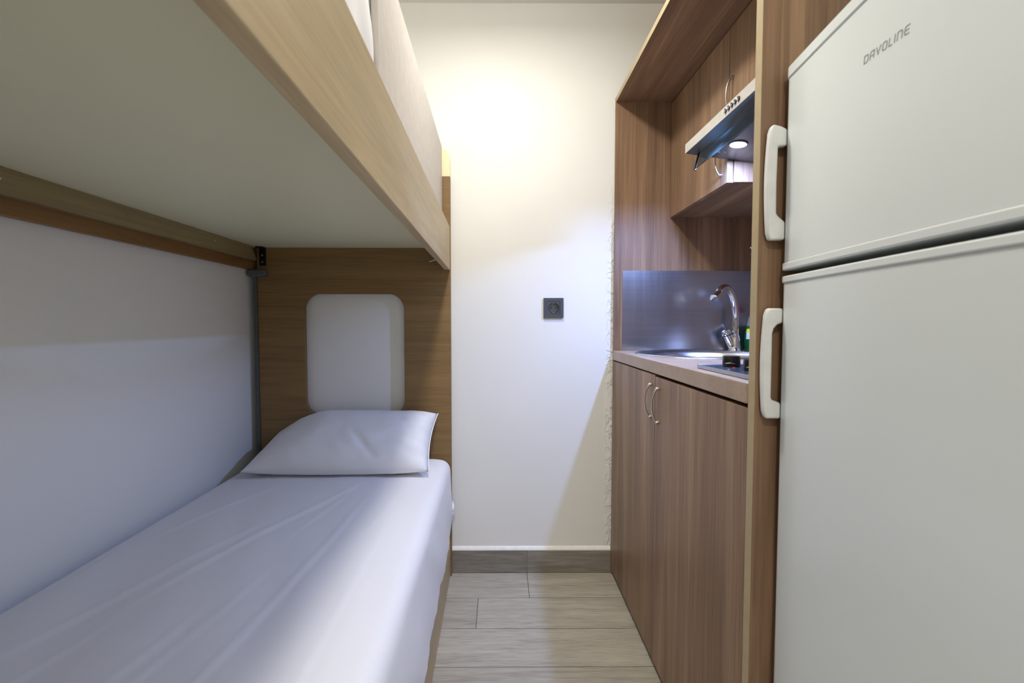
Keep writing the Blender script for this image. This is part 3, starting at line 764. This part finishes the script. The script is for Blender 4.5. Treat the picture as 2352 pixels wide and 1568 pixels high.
# ------------------------------------------------------------------ fridge
fr = thing('refrigerator', 'white two-door fridge freezer with bow handles right of the tall panel', 'fridge', (.4945, .8005, 0), -R(4.5))
FW = .545
def slab(z0, z1, bulge=.006, rc=.012, th=.055, out=0, y_in=0):
    pts = []; y0, y1 = -FW+y_in, -y_in
    for k in range(7):
        a = R(90*k/6); pts.append((-out+rc-rc*math.sin(a) , y1-rc+rc*math.cos(a)))
    nn = 20
    for k in range(1, nn):
        u = k/nn; y = (y1-rc)+(y0+rc-(y1-rc))*u
        pts.append((-out-bulge*math.sin(math.pi*u), y))
    for k in range(7):
        a = R(90*k/6); pts.append((-out+rc-rc*math.cos(a), y0+rc-rc*math.sin(a)))
    pts += [(th, y0), (th, y1)]
    return prism(pts, 'z', z0, z1)
body = bx(.062, .56, -FW+.003, -.003, .015, 1.4365)
obj('cabinet_body', body, M['fridge_white'], fr, bevel=.004)
obj('top_cap', bx(.05, .565, -FW, 0, 1.437, 1.4495), M['fridge_white'], fr, bevel=.004)
def fdoor(z0, z1, tz, bz):
    d = obj('door', slab(z0, z1, out=0), M['fridge_white'], fr, smooth=30)
    return d
ZS1, ZS0 = 1.1035, 1.0935
d_up = fdoor(ZS1+.0135, 1.4272, 0, 0); d_up.name = 'freezer_door'
d_lo = fdoor(.075, ZS0-.0125, 0, 0); d_lo.name = 'fridge_door'
obj('door_trim', slab(1.4277, 1.4488, out=.0018), M['fridge_white'], d_up, bevel=.003, smooth=30)
obj('door_trim', slab(ZS1, ZS1+.0132, out=.0022, y_in=-.0015), M['fridge_white'], d_up, bevel=.0022, smooth=30)
obj('door_trim', slab(ZS0-.0122, ZS0, out=.0022, y_in=-.0015), M['fridge_white'], d_lo, bevel=.0022, smooth=30)
for z0, z1 in ((.085, ZS0-.006), (ZS1+.006, 1.42)):
    obj('gasket', bx(.0552, .0618, -FW+.012, -.012, z0, z1), M['dark'], fr)
for yy in (-.05, -FW+.05):
    for xx in (.10, .50): obj('foot', lathe([(0, 0), (.018, 0), (.018, .037), (0, .037)], (xx, yy, FZ), seg=16), M['dark'], fr)
obj('kick_plate', bx(.035, .0615, -FW+.01, -.01, -.005, .070), M['fridge_white'], fr, bevel=.002)
# handles: side profile (protrusion towards -x, height)
def handle(zb, zt, upper):
    H = zt-zb; bar = .0205; out = .026; ins = .0125
    def bow(s): return out + .0045*math.sin(math.pi*s)
    outer = [(-(bow(k/16)) + (.003 if k in (0, 16) else 0), zb+H*k/16) for k in range(17)]
    if upper: inner = [(.002, zt-.008), (-.008, zt-.003), (-.018, zt-.000)]
    else: inner = [(.002, zt+.000)]
    # outline of the C: outer bow, top leg, opening, bottom leg
    if upper:
        op = [(.002, zt-.037), (-ins, zt-.037), (-ins-.001, zt-.10), (-ins-.0005, zb+.045), (-ins+.004, zb+.040), (.002, zb+.031)]
    else:
        op = [(.002, zt-.0265), (-.006, zt-.028), (-ins, zt-.036), (-ins-.002, zt-.045), (-ins-.002, zb+.036), (-ins+.001, zb+.033), (.002, zb+.028)]
    pts = outer + inner[::-1] + op + [(.002, zb+.0)]
    return prism(pts, 'y', -.0065, .0080)
obj('handle', handle(1.157, 1.3545, True), M['white_plastic'], d_up, bevel=.004, segs=4, smooth=50)
obj('handle', handle(.8435, 1.0385, False), M['white_plastic'], d_lo, bevel=.004, segs=4, smooth=50)
# brand lettering on the freezer door, thin raised strokes
G = {'D': ([[(0, 0), (0, 1), (.75, 1), (1, .8), (1, .2), (.75, 0), (0, 0)]]), 'A': ([[(0, 0), (0, .8), (.25, 1), (1, 1), (1, 0)], [(0, .42), (1, .42)]]),
     'V': ([[(0, 1), (.5, 0), (1, 1)]]), 'O': ([[(.2, 0), (0, .2), (0, .8), (.2, 1), (.8, 1), (1, .8), (1, .2), (.8, 0), (.2, 0)]]),
     'L': ([[(0, 1), (0, 0), (.85, 0)]]), 'I': ([[(0, 0), (0, 1)]]), 'n': ([[(0, 0), (0, 1), (.8, 1), (1, .8), (1, 0)]]),
     'E': ([[(.95, 1), (.2, 1), (0, .8), (0, .2), (.2, 0), (.95, 0)], [(0, .5), (.85, .5)]])}
bm = bmesh.new(); pos = 0; total = .0735; unit = []
ws = {'I': .04, 'L': .60}; adv = [(c, ws.get(c, .72)) for c in 'DAVOLInE']; tw = sum(a for _, a in adv) + .42*(len(adv)-1)
k_ = total/tw; hgt = .0090; st = .0011
s = .1985
zb_ = lambda q: 1.3492 - .066*(q-.1885)
def fx(s_):                                          # face of the bulged door at distance s_ from its far edge
    u = (s_-.012)/(FW-.024); return -.006*math.sin(math.pi*u) - .0003
for c, a in adv:
    if c == 'I': s -= .10*k_
    for stroke in G[c]:
        for (x0, z0), (x1, z1) in zip(stroke, stroke[1:]):
            A = Vector((s + x0*a*k_ + z0*.0012, zb_(s+x0*a*k_) + z0*hgt)); B = Vector((s + x1*a*k_ + z1*.0012, zb_(s+x1*a*k_) + z1*hgt))
            d = (B-A).normalized(); nn = Vector((-d.y, d.x))*st/2; A = A-d*st*.4; B = B+d*st*.4
            quad = [A+nn, B+nn, B-nn, A-nn]
            lo = [bm.verts.new((fx(p.x)+.0006, -p.x, p.y)) for p in quad]; hi = [bm.verts.new((fx(p.x)-.0001, -p.x, p.y)) for p in quad]
            bm.faces.new(hi); bm.faces.new(lo[::-1])
            for i in range(4): bm.faces.new((lo[i], lo[(i+1) % 4], hi[(i+1) % 4], hi[i]))
    s += (a+.42)*k_
obj('lettering', bm, M['logo'], d_up, label='small grey lettering on the freezer door')

# tiny dark speck on the floor tiles
o = tag(obj('crumb', prism([(.2005, 1.246), (.2035, 1.2475), (.2075, 1.243), (.2065, 1.241), (.203, 1.2435)], 'z', FZ, FZ+.0012), M['speck']), 'tiny dark crumb lying on the floor tiles', 'crumb')
